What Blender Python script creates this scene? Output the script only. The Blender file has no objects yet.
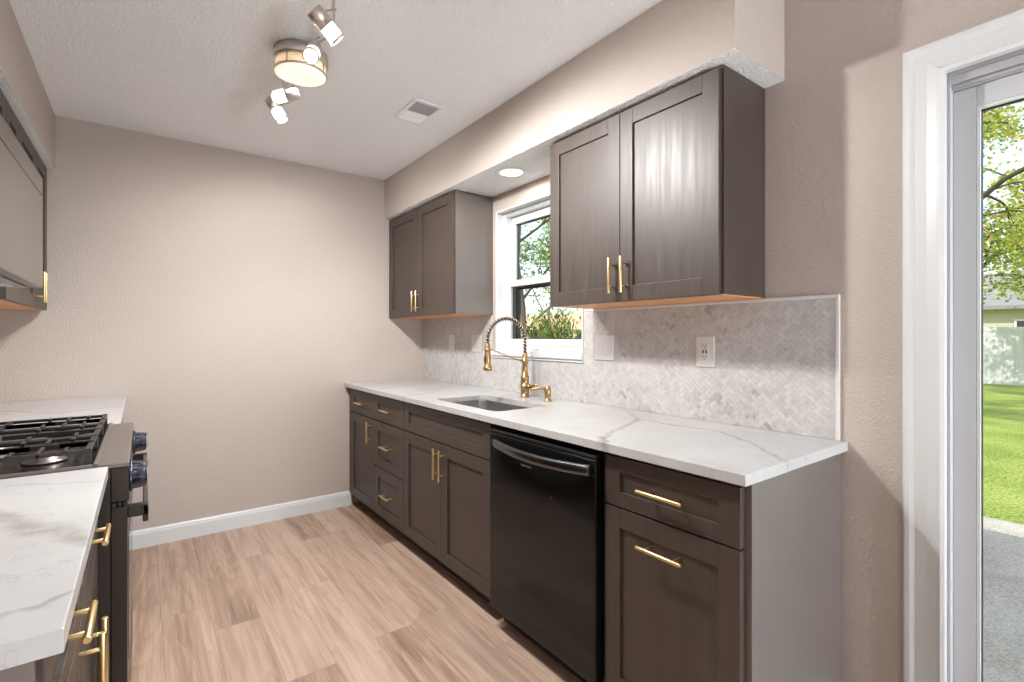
import bpy, bmesh, math, random
from mathutils import Vector, Matrix
random.seed(7)
S = bpy.context.scene
COL = S.collection

# ------------------------------------------------------------------ camera
cd = bpy.data.cameras.new('camera'); cam = bpy.data.objects.new('camera', cd); COL.objects.link(cam)
cam.location = (-1.8435, -3.6785, 1.2581)
cam.rotation_euler = (math.radians(90), 0, math.radians(-36.673))
cd.sensor_width = 36; cd.sensor_fit = 'HORIZONTAL'
cd.lens = 493.0 / 1024 * 36
cd.shift_x = 1.06 / 1024; cd.shift_y = -4.46 / 1024
cd.clip_start = .02; cd.clip_end = 400
S.camera = cam

# ------------------------------------------------------------------ sky, sun, exposure
w = bpy.data.worlds.new('sky'); S.world = w; w.use_nodes = True
wn = w.node_tree.nodes; wl = w.node_tree.links
sky = wn.new('ShaderNodeTexSky'); sky.sky_type = 'NISHITA'; sky.sun_disc = False
sky.sun_elevation = math.radians(50); sky.sun_rotation = math.radians(250)
sky.air_density = 1.0; sky.dust_density = 2.0; sky.ozone_density = 1.2
haze = wn.new('ShaderNodeMix'); haze.data_type = 'RGBA'; haze.inputs[0].default_value = .68
wl.new(sky.outputs[0], haze.inputs[6]); haze.inputs[7].default_value = (2.65, 2.75, 2.85, 1)
bg = wn['Background']; wl.new(haze.outputs[2], bg.inputs[0]); bg.inputs[1].default_value = .32
sl = bpy.data.lights.new('sun', 'SUN'); so = bpy.data.objects.new('sun', sl); COL.objects.link(so)
sl.energy = 3.2; sl.angle = math.radians(.6); sl.color = (1, .95, .86)
so.location = (-8, -4, 12)
so.rotation_euler = Vector((1, .28, -1.1)).to_track_quat('-Z', 'Y').to_euler()

def area(name, loc, target, sx, sy, power, color=(1, 1, 1)):
    l = bpy.data.lights.new(name, 'AREA'); l.shape = 'RECTANGLE'; l.size = sx; l.size_y = sy
    l.energy = power; l.color = color
    o = bpy.data.objects.new(name, l); COL.objects.link(o); o.location = loc
    o.rotation_euler = (Vector(target) - Vector(loc)).to_track_quat('-Z', 'Y').to_euler()
    return o
def point(name, loc, power, color=(1, .9, .78), r=.04):
    l = bpy.data.lights.new(name, 'POINT'); l.energy = power; l.color = color; l.shadow_soft_size = r
    o = bpy.data.objects.new(name, l); COL.objects.link(o); o.location = loc
    return o
def spot(name, loc, target, power, angle, color=(1, .9, .78), r=.03, blend=.6):
    l = bpy.data.lights.new(name, 'SPOT'); l.energy = power; l.color = color; l.shadow_soft_size = r
    l.spot_size = math.radians(angle); l.spot_blend = blend
    o = bpy.data.objects.new(name, l); COL.objects.link(o); o.location = loc
    o.rotation_euler = (Vector(target) - Vector(loc)).to_track_quat('-Z', 'Y').to_euler()
    return o

vs = S.view_settings
S.display_settings.display_device = 'sRGB'
vs.view_transform = 'Standard'; vs.look = 'None'; vs.gamma = 1; vs.exposure = 0.54
vs.use_curve_mapping = False
S.cycles.max_bounces = 10; S.cycles.diffuse_bounces = 6; S.cycles.glossy_bounces = 5
S.cycles.transparent_max_bounces = 12; S.cycles.use_denoising = True
S.cycles.sample_clamp_indirect = 6; S.cycles.caustics_reflective = False; S.cycles.caustics_refractive = False

# ------------------------------------------------------------------ node helper
class NT:
    def __init__(s, name):
        s.m = bpy.data.materials.new(name); s.m.use_nodes = True
        s.t = s.m.node_tree; s.n = s.t.nodes; s.l = s.t.links
        s.b = s.n['Principled BSDF']
    def put(s, sock, v):
        if hasattr(v, 'is_output') or isinstance(v, bpy.types.NodeSocket): s.l.new(v, sock)
        elif isinstance(v, (tuple, list)) and len(v) == 3 and sock.type == 'RGBA': sock.default_value = (*v, 1)
        else: sock.default_value = v
    def set(s, **k):
        for a, v in k.items(): s.put(s.b.inputs[a.replace('_', ' ')], v)
        return s
    def co(s, kind='Object'):
        return s.n.new('ShaderNodeTexCoord').outputs[kind]
    def pos(s):
        return s.n.new('ShaderNodeNewGeometry').outputs['Position']
    def math(s, op, a, b=0.0, c=0.0):
        x = s.n.new('ShaderNodeMath'); x.operation = op
        for i, v in enumerate((a, b, c)): s.put(x.inputs[i], v)
        return x.outputs[0]
    def vm(s, op, a, b=(0, 0, 0)):
        x = s.n.new('ShaderNodeVectorMath'); x.operation = op
        s.put(x.inputs[0], a)
        if op == 'SCALE': s.put(x.inputs[3], b)
        else: s.put(x.inputs[1], b)
        return x.outputs['Value'] if op in ('LENGTH', 'DOT_PRODUCT', 'DISTANCE') else x.outputs[0]
    def sep(s, v):
        x = s.n.new('ShaderNodeSeparateXYZ'); s.put(x.inputs[0], v); return x.outputs
    def comb(s, a=0.0, b=0.0, c=0.0):
        x = s.n.new('ShaderNodeCombineXYZ')
        for i, v in enumerate((a, b, c)): s.put(x.inputs[i], v)
        return x.outputs[0]
    def noise(s, vec, scale=5, detail=3, rough=.5, dist=0.0):
        x = s.n.new('ShaderNodeTexNoise'); s.put(x.inputs['Vector'], vec)
        x.inputs['Scale'].default_value = scale; x.inputs['Detail'].default_value = detail
        x.inputs['Roughness'].default_value = rough; x.inputs['Distortion'].default_value = dist
        return x.outputs
    def white(s, vec):
        x = s.n.new('ShaderNodeTexWhiteNoise'); x.noise_dimensions = '3D'; s.put(x.inputs['Vector'], vec); return x.outputs
    def ramp(s, f, stops):
        x = s.n.new('ShaderNodeValToRGB'); s.put(x.inputs[0], f); e = x.color_ramp.elements
        while len(e) < len(stops): e.new(.5)
        for i, (p, c) in enumerate(stops):
            e[i].position = p; e[i].color = (*c, 1) if len(c) == 3 else c
        return x.outputs[0]
    def mr(s, v, a, b, c=0.0, d=1.0, mode='LINEAR'):
        x = s.n.new('ShaderNodeMapRange'); x.interpolation_type = mode
        for i, q in enumerate((v, a, b, c, d)): s.put(x.inputs[i], q)
        return x.outputs[0]
    def mix(s, f, a, b, mode='MIX'):
        x = s.n.new('ShaderNodeMix'); x.data_type = 'RGBA'; x.blend_type = mode
        s.put(x.inputs[0], f); s.put(x.inputs[6], a); s.put(x.inputs[7], b); return x.outputs[2]
    def bump(s, h, strength=.2, dist=.002):
        x = s.n.new('ShaderNodeBump'); s.put(x.inputs['Height'], h)
        x.inputs['Strength'].default_value = strength; x.inputs['Distance'].default_value = dist
        s.l.new(x.outputs[0], s.b.inputs['Normal'])
        return s

def plain(name, col, rough=.5, metal=0.0, **k):
    m = NT(name); m.set(Base_Color=col, Roughness=rough, Metallic=metal, **k); return m.m

def mat_paint(name, col, texture=.8, scale=105, rough=.75):
    m = NT(name); p = m.pos()
    n = m.noise(p, scale, 2, .6)[0]; n2 = m.noise(p, scale * .35, 2, .5)[0]
    h = m.math('ADD', m.mr(n, .45, .62), m.math('MULTIPLY', n2, .8))
    c = m.mix(m.mr(m.noise(p, 1.2, 2)[0], .3, .7), tuple(x * .97 for x in col), tuple(min(1, x * 1.02) for x in col))
    m.set(Base_Color=c, Roughness=rough); m.bump(h, .55 * texture, .0028)
    return m.m

def mat_wood(name, col, rough=.42, axis='Z', bump=.02, con=1.0):
    m = NT(name); p = m.co(); rnd = m.n.new('ShaderNodeObjectInfo').outputs['Random']
    sc = {'Z': (26, 26, 1.6), 'Y': (26, 1.6, 26)}[axis]
    v = m.vm('ADD', m.vm('MULTIPLY', p, sc), m.comb(m.math('MULTIPLY', rnd, 37.0), m.math('MULTIPLY', rnd, 11.0), m.math('MULTIPLY', rnd, 5.0)))
    g = m.noise(v, 2.2, 5, .6, .25)[0]
    blot = m.noise(m.vm('ADD', p, m.comb(rnd, rnd, rnd)), 4.5, 3, .55, .4)[0]
    f = m.math('ADD', m.math('MULTIPLY', g, .7), m.math('MULTIPLY', blot, .5))
    c = m.ramp(f, [(.35, tuple(x * (1 - .22 * con) for x in col)), (.58, col), (.82, tuple(x * (1 + .25 * con) for x in col))])
    m.set(Base_Color=c, Roughness=m.mr(g, .3, .7, rough - .04 * con, rough + .06 * con)); 
    if bump: m.bump(g, bump, .001)
    return m.m

def vein(m, xy, wob, a, b, width, amp):
    """one soft grey streak between two points of the slab, thinner and thicker along its length"""
    ax, ay = a; bx, by = b; dx, dy = bx - ax, by - ay; L2 = dx * dx + dy * dy
    p = m.vm('ADD', xy, m.vm('SCALE', wob, amp))
    d = m.vm('SUBTRACT', p, (ax, ay, 0))
    t = m.math('DIVIDE', m.vm('DOT_PRODUCT', d, (dx, dy, 0)), L2)
    x = m.n.new('ShaderNodeClamp'); m.put(x.inputs[0], t); t = x.outputs[0]
    q = m.vm('SUBTRACT', d, m.vm('SCALE', (dx, dy, 0), t))
    return m.mr(m.vm('LENGTH', q), 0.0, width, 1.0, 0.0, 'SMOOTHSTEP')

def mat_quartz(name, veins):
    m = NT(name); p = m.pos(); xy = m.vm('MULTIPLY', p, (1, 1, .4))
    wob = m.vm('SUBTRACT', m.noise(xy, 7, 4, .6)[1], (.5, .5, .5))
    wob = m.vm('MULTIPLY', wob, (1, 1, 0)); flat = m.vm('MULTIPLY', p, (1, 1, 0))
    tot = None
    for a, b, wd, st in veins:
        v = m.math('MULTIPLY', vein(m, flat, wob, a, b, wd, .10), st)
        tot = v if tot is None else m.math('MAXIMUM', tot, v)
    brk = m.mr(m.noise(xy, 26, 4, .7)[0], .34, .58, .4, 1.0)
    tot = m.math('MULTIPLY', tot, brk)
    # faint fine veining all over
    w2 = m.noise(m.vm('ADD', xy, m.vm('SCALE', wob, .5)), 3.2, 3, .55)[0]
    fine = m.mr(m.math('ABSOLUTE', m.math('SUBTRACT', w2, .5)), 0.0, .012, .16, 0.0, 'SMOOTHSTEP')
    f = m.math('MAXIMUM', tot, fine)
    cloud = m.mr(m.noise(xy, 2.5, 3)[0], .35, .65)
    base = m.mix(cloud, (.45, .45, .45), (.52, .52, .522))
    c = m.mix(f, base, (.20, .185, .17))
    m.set(Base_Color=c, Roughness=.22); m.b.inputs['Specular IOR Level'].default_value = .45
    return m.m

def mat_floor():
    m = NT('vinyl_plank'); p = m.pos(); x, y, z = m.sep(p)
    W, L = .178, 1.22
    xr = m.math('DIVIDE', x, W); row = m.math('FLOOR', xr)
    off = m.white(m.comb(row, 5.3, 2.2))[0]
    yr = m.math('ADD', m.math('DIVIDE', y, L), m.math('MULTIPLY', off, 7.3)); cell = m.math('FLOOR', yr)
    wn_ = m.white(m.comb(row, cell, 9.0)); r1 = wn_[0]; rc = m.sep(wn_[1])
    fx = m.math('FRACT', xr); fy = m.math('FRACT', yr)
    ex = m.math('MULTIPLY', m.math('MINIMUM', fx, m.math('SUBTRACT', 1.0, fx)), W)
    ey = m.math('MULTIPLY', m.math('MINIMUM', fy, m.math('SUBTRACT', 1.0, fy)), L)
    edge = m.math('MINIMUM', ex, ey); seam = m.mr(edge, .0, .0022, 1.0, 0.0)
    ofs = m.comb(m.math('MULTIPLY', r1, 31.0), m.math('MULTIPLY', rc[1], 17.0), 0.0)
    q = m.vm('ADD', m.vm('MULTIPLY', p, (1, .055, 1)), ofs)
    n1 = m.noise(q, 21, 5, .60, .25)[0]
    q2 = m.vm('ADD', m.vm('MULTIPLY', p, (1, .13, 1)), m.vm('SCALE', ofs, 1.7))
    n2 = m.noise(q2, 5.0, 2, .45, .5)[0]
    # cathedral rings: bands of a smooth field
    ring = m.math('FRACT', m.math('MULTIPLY', n2, 15.0)); ring = m.math('POWER', ring, 1.6)
    fine = m.noise(m.vm('ADD', m.vm('MULTIPLY', p, (1, .03, 1)), ofs), 120, 2, .6)[0]
    g = m.math('ADD', m.math('MULTIPLY', n1, .70), m.math('MULTIPLY', m.math('SUBTRACT', .62, ring), .065))
    g = m.math('ADD', g, m.math('MULTIPLY', m.math('SUBTRACT', fine, .5), .26))
    g = m.math('ADD', g, m.math('MULTIPLY', m.math('SUBTRACT', r1, .5), .17))
    c = m.ramp(g, [(.17, (.20, .125, .085)), (.31, (.34, .225, .160)), (.42, (.46, .322, .240)), (.57, (.58, .43, .332))])
    # sparse knots
    vo = m.n.new('ShaderNodeTexVoronoi'); m.put(vo.inputs['Vector'], m.vm('ADD', m.vm('MULTIPLY', p, (1, .45, 0)), ofs)); vo.inputs['Scale'].default_value = 3.4
    kn = m.mr(vo.outputs['Distance'], .01, .085, .9, 0.0, 'SMOOTHSTEP')
    c = m.mix(kn, c, (.20, .115, .075))
    c = m.mix(m.math('MULTIPLY', seam, .6), c, (.16, .10, .07))
    c = m.mix(m.math('MULTIPLY', rc[2], .3), c, (.56, .42, .36))
    m.set(Base_Color=c, Roughness=m.mr(n1, .3, .7, .36, .46)); m.b.inputs['Specular IOR Level'].default_value = .4
    h = m.math('SUBTRACT', m.math('MULTIPLY', n1, .3), m.math('MULTIPLY', seam, 1.0))
    m.bump(h, .15, .001)
    return m.m

def mat_tile():
    m = NT('marble_mosaic'); at = m.n.new('ShaderNodeAttribute'); at.attribute_name = 'tone'
    tone = at.outputs['Fac']; p = m.pos()
    q = m.vm('ADD', p, m.comb(0.0, m.math('MULTIPLY', tone, 9.0), m.math('MULTIPLY', tone, 5.0)))
    n = m.noise(q, 16, 4, .6, 1.0)[0]; big = m.noise(p, 3.2, 3, .6, .5)[0]
    f = m.math('ADD', m.math('MULTIPLY', n, .55), m.math('ADD', m.math('MULTIPLY', tone, .17), m.math('MULTIPLY', big, .40)))
    c = m.ramp(f, [(.36, (.34, .325, .32)), (.46, (.47, .455, .445)), (.60, (.54, .525, .515)), (.78, (.61, .60, .59))])
    m.set(Base_Color=c, Roughness=.25)
    return m.m

def mat_glass():
    m = NT('window_glass'); n = m.n; n.remove(m.b)
    tr = n.new('ShaderNodeBsdfTransparent'); gl = n.new('ShaderNodeBsdfGlossy'); gl.inputs['Roughness'].default_value = .02
    tr.inputs[0].default_value = (.96, .98, .97, 1)
    lw = n.new('ShaderNodeLayerWeight'); lw.inputs[0].default_value = .5
    mx = n.new('ShaderNodeMixShader'); m.l.new(m.math('ADD', .025, m.math('MULTIPLY', m.math('POWER', lw.outputs['Facing'], 5.0), .6)), mx.inputs[0]); m.l.new(tr.outputs[0], mx.inputs[1]); m.l.new(gl.outputs[0], mx.inputs[2])
    m.l.new(mx.outputs[0], n['Material Output'].inputs[0]); return m.m

def emis(name, col, strength, rough=.4):
    m = NT(name); m.set(Base_Color=(.9, .88, .84), Roughness=rough, Emission_Color=col, Emission_Strength=strength); return m.m

M = {}
M['wall'] = mat_paint('beige_wall_paint', (.475, .413, .374))
M['ceil'] = mat_paint('white_ceiling_texture', (.945, .965, .985), 1.9, 85, .9)
M['wood'] = mat_wood('dark_stained_maple', (.058, .0425, .034))
M['side'] = mat_wood('daylit_laminate_side', (.135, .116, .106), .34, bump=0, con=.3); M['side'].node_tree.nodes['Principled BSDF'].inputs['Coat Weight'].default_value = .8; M['side'].node_tree.nodes['Principled BSDF'].inputs['Coat Roughness'].default_value = .28  # side laminate made lighter than the door wood: reflected daylight put into its colour
M['bright'] = plain('white_enamel', (.86, .87, .88), .4)
M['edge'] = plain('dark_gap', (.012, .010, .009), .6)
M['maple'] = mat_wood('raw_maple_underside', (.66, .32, .14), .5, 'Y')
M['brass'] = plain('brushed_brass', (.80, .60, .30), .36, 1.0)
M['gold'] = plain('brushed_gold', (.44, .285, .14), .38, 1.0)
M['trimw'] = plain('white_trim_paint', (.63, .65, .66), .35)
M['vinyl'] = plain('white_vinyl', (.66, .67, .68), .4)
M['door_frame'] = plain('grey_white_vinyl_door', (.50, .51, .53), .4)
M['plate'] = plain('white_plastic', (.66, .65, .64), .35)
M['slot'] = plain('dark_slot', (.05, .045, .04), .6)
M['steel'] = plain('stainless_steel', (.55, .55, .56), .28, 1.0)
M['nickel'] = plain('brushed_nickel', (.66, .60, .57), .34, 1.0)
M['blacksteel'] = plain('black_stainless', (.006, .0065, .007), .12, .0, Specular_IOR_Level=.35)
M['dwhandle'] = plain('black_stainless_handle', (.16, .16, .165), .22, 1.0)
M['rangeb'] = plain('black_stainless_range', (.045, .037, .032), .3, .5)
M['range_top'] = plain('dark_cooktop_metal', (.20, .17, .155), .4, .6)
M['deck'] = plain('black_enamel_cooktop', (.014, .012, .012), .18)
M['iron'] = plain('cast_iron', (.018, .015, .014), .38, .0)
M['knob'] = plain('black_knob', (.012, .016, .03), .12, .0, Specular_IOR_Level=.8)
M['black'] = plain('black_plastic', (.01, .01, .01), .4)
M['microwave'] = plain('microwave_bronze_glass', (.075, .064, .056), .2, .3)
M['micro_under'] = plain('microwave_underside_metal', (.32, .35, .39), .3, .7)
M['chrome'] = plain('chrome', (.75, .75, .76), .1, 1.0)
M['hose'] = plain('black_hose', (.02, .02, .02), .4)
M['tile'] = mat_tile()
M['grout'] = plain('grout', (.50, .49, .48), .7)
M['pencil'] = plain('marble_pencil_trim', (.66, .65, .64), .3)
M['floor'] = mat_floor()
M['glass'] = mat_glass()
M['bulb'] = emis('lit_frosted_glass', (1, .90, .76), 1.3)
M['bulbface'] = emis('lit_lens', (1, .93, .78), 2.2)
M['diffuser'] = emis('lit_diffuser', (1, .84, .60), .55)
M['band'] = emis('lit_glass_band', (1, .66, .30), .42)
M['led'] = emis('lit_led_disc', (1, .97, .92), .95)
M['quartzR'] = mat_quartz('white_quartz_grey_veins', [
    ((-.70, -2.62), (-.571, -2.51), 0.0304, .85), ((-.571, -2.51), (-.19, -2.345), 0.0190, .62), ((-.19, -2.345), (-.056, -2.169), 0.0152, .4),
    ((-.056, -2.169), (-.02, -1.854), 0.0133, .35), ((-.19, -2.345), (-.176, -2.671), 0.0133, .6), ((-.176, -2.671), (-.25, -2.829), 0.0133, .6),
    ((-.25, -2.829), (-.43, -3.04), 0.0114, .55), ((-.601, -.572), (-.30, -.40), 0.0228, .4), ((-.445, -.974), (-.10, -.62), 0.0190, .35),
    ((-.64, -1.02), (-.445, -.974), 0.0228, .4), ((-.64, -.33), (-.2, -.1), 0.0190, .3)])
M['quartzL'] = mat_quartz('white_quartz_broad_veins', [
    ((-2.35, -2.05), (-2.065, -2.335), 0.0418, .5), ((-2.065, -2.335), (-1.915, -2.586), 0.0380, .55), ((-1.99, -2.83), (-1.949, -2.818), 0.0114, .5),
    ((-1.949, -2.818), (-1.90, -2.76), 0.0114, .5), ((-2.1, -2.86), (-1.99, -2.83), 0.0114, .4), ((-2.5, -.33), (-2.157, -.679), 0.0152, .6),
    ((-2.157, -.679), (-1.91, -.56), 0.0152, .6), ((-2.5, -2.4), (-2.2, -2.62), 0.0152, .35), ((-2.1, -2.08), (-1.93, -2.16), 0.0114, .3)])

# ------------------------------------------------------------------ mesh builder
class MB:
    def __init__(s): s.bm = bmesh.new()
    def box(s, x0, x1, y0, y1, z0, z1):
        x0, x1 = sorted((x0, x1)); y0, y1 = sorted((y0, y1)); z0, z1 = sorted((z0, z1))
        v = [s.bm.verts.new(c) for c in ((x0, y0, z0), (x1, y0, z0), (x1, y1, z0), (x0, y1, z0), (x0, y0, z1), (x1, y0, z1), (x1, y1, z1), (x0, y1, z1))]
        for f in ((0, 3, 2, 1), (4, 5, 6, 7), (0, 1, 5, 4), (1, 2, 6, 5), (2, 3, 7, 6), (3, 0, 4, 7)): s.bm.faces.new([v[i] for i in f])
        return s
    def prism(s, pts, d):
        """closed polygon pts (3D) swept along vector d"""
        d = Vector(d); a = [s.bm.verts.new(p) for p in pts]; b = [s.bm.verts.new(Vector(p) + d) for p in pts]; n = len(pts)
        s.bm.faces.new(a[::-1]); s.bm.faces.new(b)
        for i in range(n): s.bm.faces.new((a[i], a[(i + 1) % n], b[(i + 1) % n], b[i]))
        return s
    def cone(s, p0, p1, r0, r1=None, seg=20, cap=True):
        return s.lathe(p0, Vector(p1) - Vector(p0), [(0, r0), (1, r0 if r1 is None else r1)], seg, cap, True)
    def lathe(s, p0, axis, prof, seg=24, cap=True, unit=False):
        """prof: (distance along the axis, radius); unit: distances are fractions of the axis"""
        p0 = Vector(p0); A = Vector(axis); L = A.length; a = A.normalized(); k = L if unit else 1
        u = a.orthogonal().normalized(); v = a.cross(u); rings = []
        for t, r in prof:
            c = p0 + a * t * k
            rings.append([s.bm.verts.new(c + (u * math.cos(q) + v * math.sin(q)) * max(r, 1e-5)) for q in [2 * math.pi * i / seg for i in range(seg)]])
        for r0, r1 in zip(rings, rings[1:]):
            for i in range(seg): s.bm.faces.new((r0[i], r0[(i + 1) % seg], r1[(i + 1) % seg], r1[i])).smooth = True
        if cap: s.bm.faces.new(rings[0][::-1]); s.bm.faces.new(rings[-1])
        return s
    def tube(s, pts, r, seg=10, cap=True):
        pts = [Vector(p) for p in pts]; n = len(pts); rr = r if isinstance(r, (list, tuple)) else [r] * n
        t0 = (pts[1] - pts[0]).normalized(); u = t0.orthogonal().normalized(); rings = []
        for i, p in enumerate(pts):
            t = (pts[min(i + 1, n - 1)] - pts[max(i - 1, 0)]).normalized()
            u = (u - t * u.dot(t)).normalized(); v = t.cross(u)
            rings.append([s.bm.verts.new(p + (u * math.cos(q) + v * math.sin(q)) * rr[i]) for q in [2 * math.pi * k / seg for k in range(seg)]])
        for r0, r1 in zip(rings, rings[1:]):
            for i in range(seg): s.bm.faces.new((r0[i], r0[(i + 1) % seg], r1[(i + 1) % seg], r1[i])).smooth = True
        if cap: s.bm.faces.new(rings[0][::-1]); s.bm.faces.new(rings[-1])
        return s
    def build(s, name, mat, parent=None, bevel=0, seg=2, loc=None):
        """one mesh object; vertices are given in world space and kept relative to the top-level root"""
        bm = s.bm; r = parent
        while r is not None and r.parent is not None: r = r.parent
        base = Vector(r.location) if r is not None else Vector(loc or (0, 0, 0))
        for v in bm.verts: v.co -= base
        bmesh.ops.recalc_face_normals(bm, faces=bm.faces)
        me = bpy.data.meshes.new(name); bm.to_mesh(me); bm.free(); me.materials.append(mat)
        o = bpy.data.objects.new(name, me); COL.objects.link(o)
        if parent is not None: o.parent = parent
        elif loc: o.location = loc
        if bevel:
            b = o.modifiers.new('bevel', 'BEVEL'); b.width = bevel; b.segments = seg; b.limit_method = 'ANGLE'; b.angle_limit = math.radians(40)
            b.harden_normals = False
        return o

def tag(o, label=None, cat=None, group=None, kind=None):
    if label: o['label'] = label
    if cat: o['category'] = cat
    if group: o['group'] = group
    if kind: o['kind'] = kind
    return o
def thing(name, loc, label, cat, group=None):
    o = bpy.data.objects.new(name, None); o.empty_display_size = .1; COL.objects.link(o); o.location = loc
    return tag(o, label, cat, group)
def structure(name, mb, mat, label=None, bevel=0):
    return tag(mb.build(name, mat, None, bevel), label, None, None, 'structure')

# ------------------------------------------------------------------ room shell
CEIL = 2.478; XL = -2.567; YN = -6.6; SZ = 2.1765
DY0, DY1, DZ = -5.10, -3.285, 2.018          # sliding door opening
WY0, WY1, WZ0, WZ1 = -1.845, -1.052, 1.150, 2.066   # window opening
T = .15
structure('floor', MB().box(XL, 0, YN, 0, -.12, 0), M['floor'], 'pale oak vinyl plank floor')
structure('ceiling', MB().box(XL, 0, YN, 0, CEIL, CEIL + .12), M['ceil'], 'white textured ceiling')
structure('wall_back', MB().box(XL - T, T, 0, T, -.12, CEIL + .12), M['wall'], 'beige end wall')
structure('wall_left', MB().box(XL - T, XL, YN, 0, -.12, CEIL + .12), M['wall'], 'beige left wall')
structure('wall_front', MB().box(XL - T, T, YN - T, YN, -.12, CEIL + .12), M['wall'], 'beige wall behind the viewer')
b = MB()
b.box(0, T, WY1, 0, -.12, CEIL + .12); b.box(0, T, WY0, WY1, -.12, WZ0); b.box(0, T, WY0, WY1, WZ1, CEIL + .12)
b.box(0, T, DY1, WY0, -.12, CEIL + .12); b.box(0, T, DY0, DY1, DZ, CEIL + .12); b.box(0, T, DY0, DY1, -.12, -.005); b.box(0, T, YN, DY0, -.12, CEIL + .12)
structure('wall_right', b, M['wall'], 'beige wall with sink window and sliding door')

def soffit(name, x0, x1, y0, lab):
    r = bpy.data.objects.new(name, None); COL.objects.link(r); r.location = (0, 0, SZ); tag(r, lab, None, None, 'structure')
    MB().box(x0, x1, y0, -.0005, SZ + .0006, CEIL - .0005).build('soffit_face', M['wall'], r)
    MB().box(x0 + .002, x1 - .0005, y0 + .002, -.001, SZ - .0008, SZ + .0005).build('soffit_underside', M['ceil'], r)
soffit('soffit_right', -.336, -.0005, -2.846, 'beige boxed soffit above the sink wall cabinets')
soffit('soffit_left', XL + .0005, -2.236, -2.95, 'beige boxed soffit above the left cabinets')

# baseboards
def baseboard(name, p0, p1, nrm, lab):
    """profile run from p0 to p1 on the wall, nrm = direction into the room"""
    prof = [(0, 0), (.014, 0), (.014, .082), (.011, .088), (.011, .096), (.006, .104), (0, .106)]
    a = Vector((*p0, 0)); n = Vector((*nrm, 0))
    structure(name, MB().prism([a + n * d + Vector((0, 0, z)) for d, z in prof], Vector((*p1, 0)) - a), M['trimw'], lab)
baseboard('baseboard_back', (-1.93, 0), (-.60, 0), (0, -1), 'white baseboard along the end wall')
baseboard('baseboard_right', (0, -3.187), (0, -3.04), (-1, 0), 'white baseboard beside the sliding door casing')
baseboard('baseboard_left', (XL, YN), (XL, -2.91), (1, 0), 'white baseboard on the left wall')
baseboard('baseboard_front', (XL, YN), (0, YN), (0, 1), 'white baseboard on the wall behind the viewer')

# ------------------------------------------------------------------ kitchen window
def root_structure(name, loc, lab):
    r = bpy.data.objects.new(name, None); COL.objects.link(r); r.location = loc
    return tag(r, lab, None, None, 'structure')
wr = root_structure('window_1', (0, -1.436, WZ0), 'white double-hung window over the sink')
def ring(b, x0, x1, y0, y1, z0, z1, t, tb=None, tt=None):
    tb = t if tb is None else tb; tt = t if tt is None else tt
    b.box(x0, x1, y0, y0 + t, z0, z1); b.box(x0, x1, y1 - t, y1, z0, z1)
    b.box(x0, x1, y0 + t, y1 - t, z0, z0 + tb); b.box(x0, x1, y0 + t, y1 - t, z1 - tt, z1)
    return b
g = .0006
b = MB(); b.box(-.012, .050, WY0 + g, WY0 + .010, WZ0 + .022, WZ1 - g); b.box(-.012, .050, WY1 - .010, WY1 - g, WZ0 + .022, WZ1 - g); b.box(-.012, .050, WY0 + .010, WY1 - .010, WZ1 - .010, WZ1 - g)
ring(b, .050, .135, WY0 + g, WY1 - g, WZ0 + .022, WZ1 - g, .030, .030)
ring(b, .040, .050, WY0 + .011, WY1 - .011, WZ0 + .022, WZ1 - .011, .012, .020)
b.build('window_frame', M['vinyl'], wr, .002)
b = MB(); b.box(-.0005, .05, WY0 + g, WY1 - g, WZ0 + .0005, WZ0 + .0215)
b.box(-.028, -.0005, WY0 - .002, WY1 + .038, WZ0 - .014, WZ0 + .0215); b.box(-.018, -.0005, WY0 - .002, WY1 + .036, WZ0 - .030, WZ0 - .014)
b.build('window_sill', M['vinyl'], wr, .004)
MEET = 1.60
fy0, fy1 = WY0 + .032, WY1 - .032
lo = ring(MB(), .056, .088, fy0, fy1, WZ0 + .053, MEET + .012, .036, .040, .034).build('lower_sash', M['vinyl'], wr, .003)
up_ = ring(MB(), .092, .122, fy0, fy1, MEET - .012, WZ1 - .033, .040, .036, .046).build('upper_sash', M['vinyl'], wr, .003)
MB().box(.070, .074, fy0 + .034, fy1 - .034, WZ0 + .091, MEET - .020).build('glass_pane', M['glass'], lo)
MB().box(.105, .109, fy0 + .038, fy1 - .038, MEET + .022, WZ1 - .077).build('glass_pane', M['glass'], up_)
ring(MB(), .076, .0865, fy0 + .0365, fy1 - .0365, WZ0 + .0935, MEET - .0225, .008, .004).build('glazing_gasket', M['black'], lo)
ring(MB(), .110, .1205, fy0 + .0405, fy1 - .0405, MEET + .0245, WZ1 - .0795, .007, .004).build('glazing_gasket', M['black'], up_)
ring(MB(), .125, .148, WY0 + .031, WY1 - .031, WZ0 + .053, MEET - .015, .03, .004, .02).build('screen_frame', M['black'], wr)
MB().box(.048, .060, -1.47, -1.41, MEET + .0125, MEET + .022).build('sash_lock', M['vinyl'], lo, .002)

# ------------------------------------------------------------------ sliding patio door
dr = root_structure('door_1', (0, (DY0 + DY1) / 2, 0), 'white sliding glass patio door with wide casing')
def casing_prof(s=1):   # (across, depth)
    return [(0, 0), (0, .010), (.006, .016), (.018, .017), (.030, .013), (.058, .016), (.082, .022), (.090, .026), (.100, .024), (.100, 0)]
CW = .100
b = MB(); pr = casing_prof()
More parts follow.
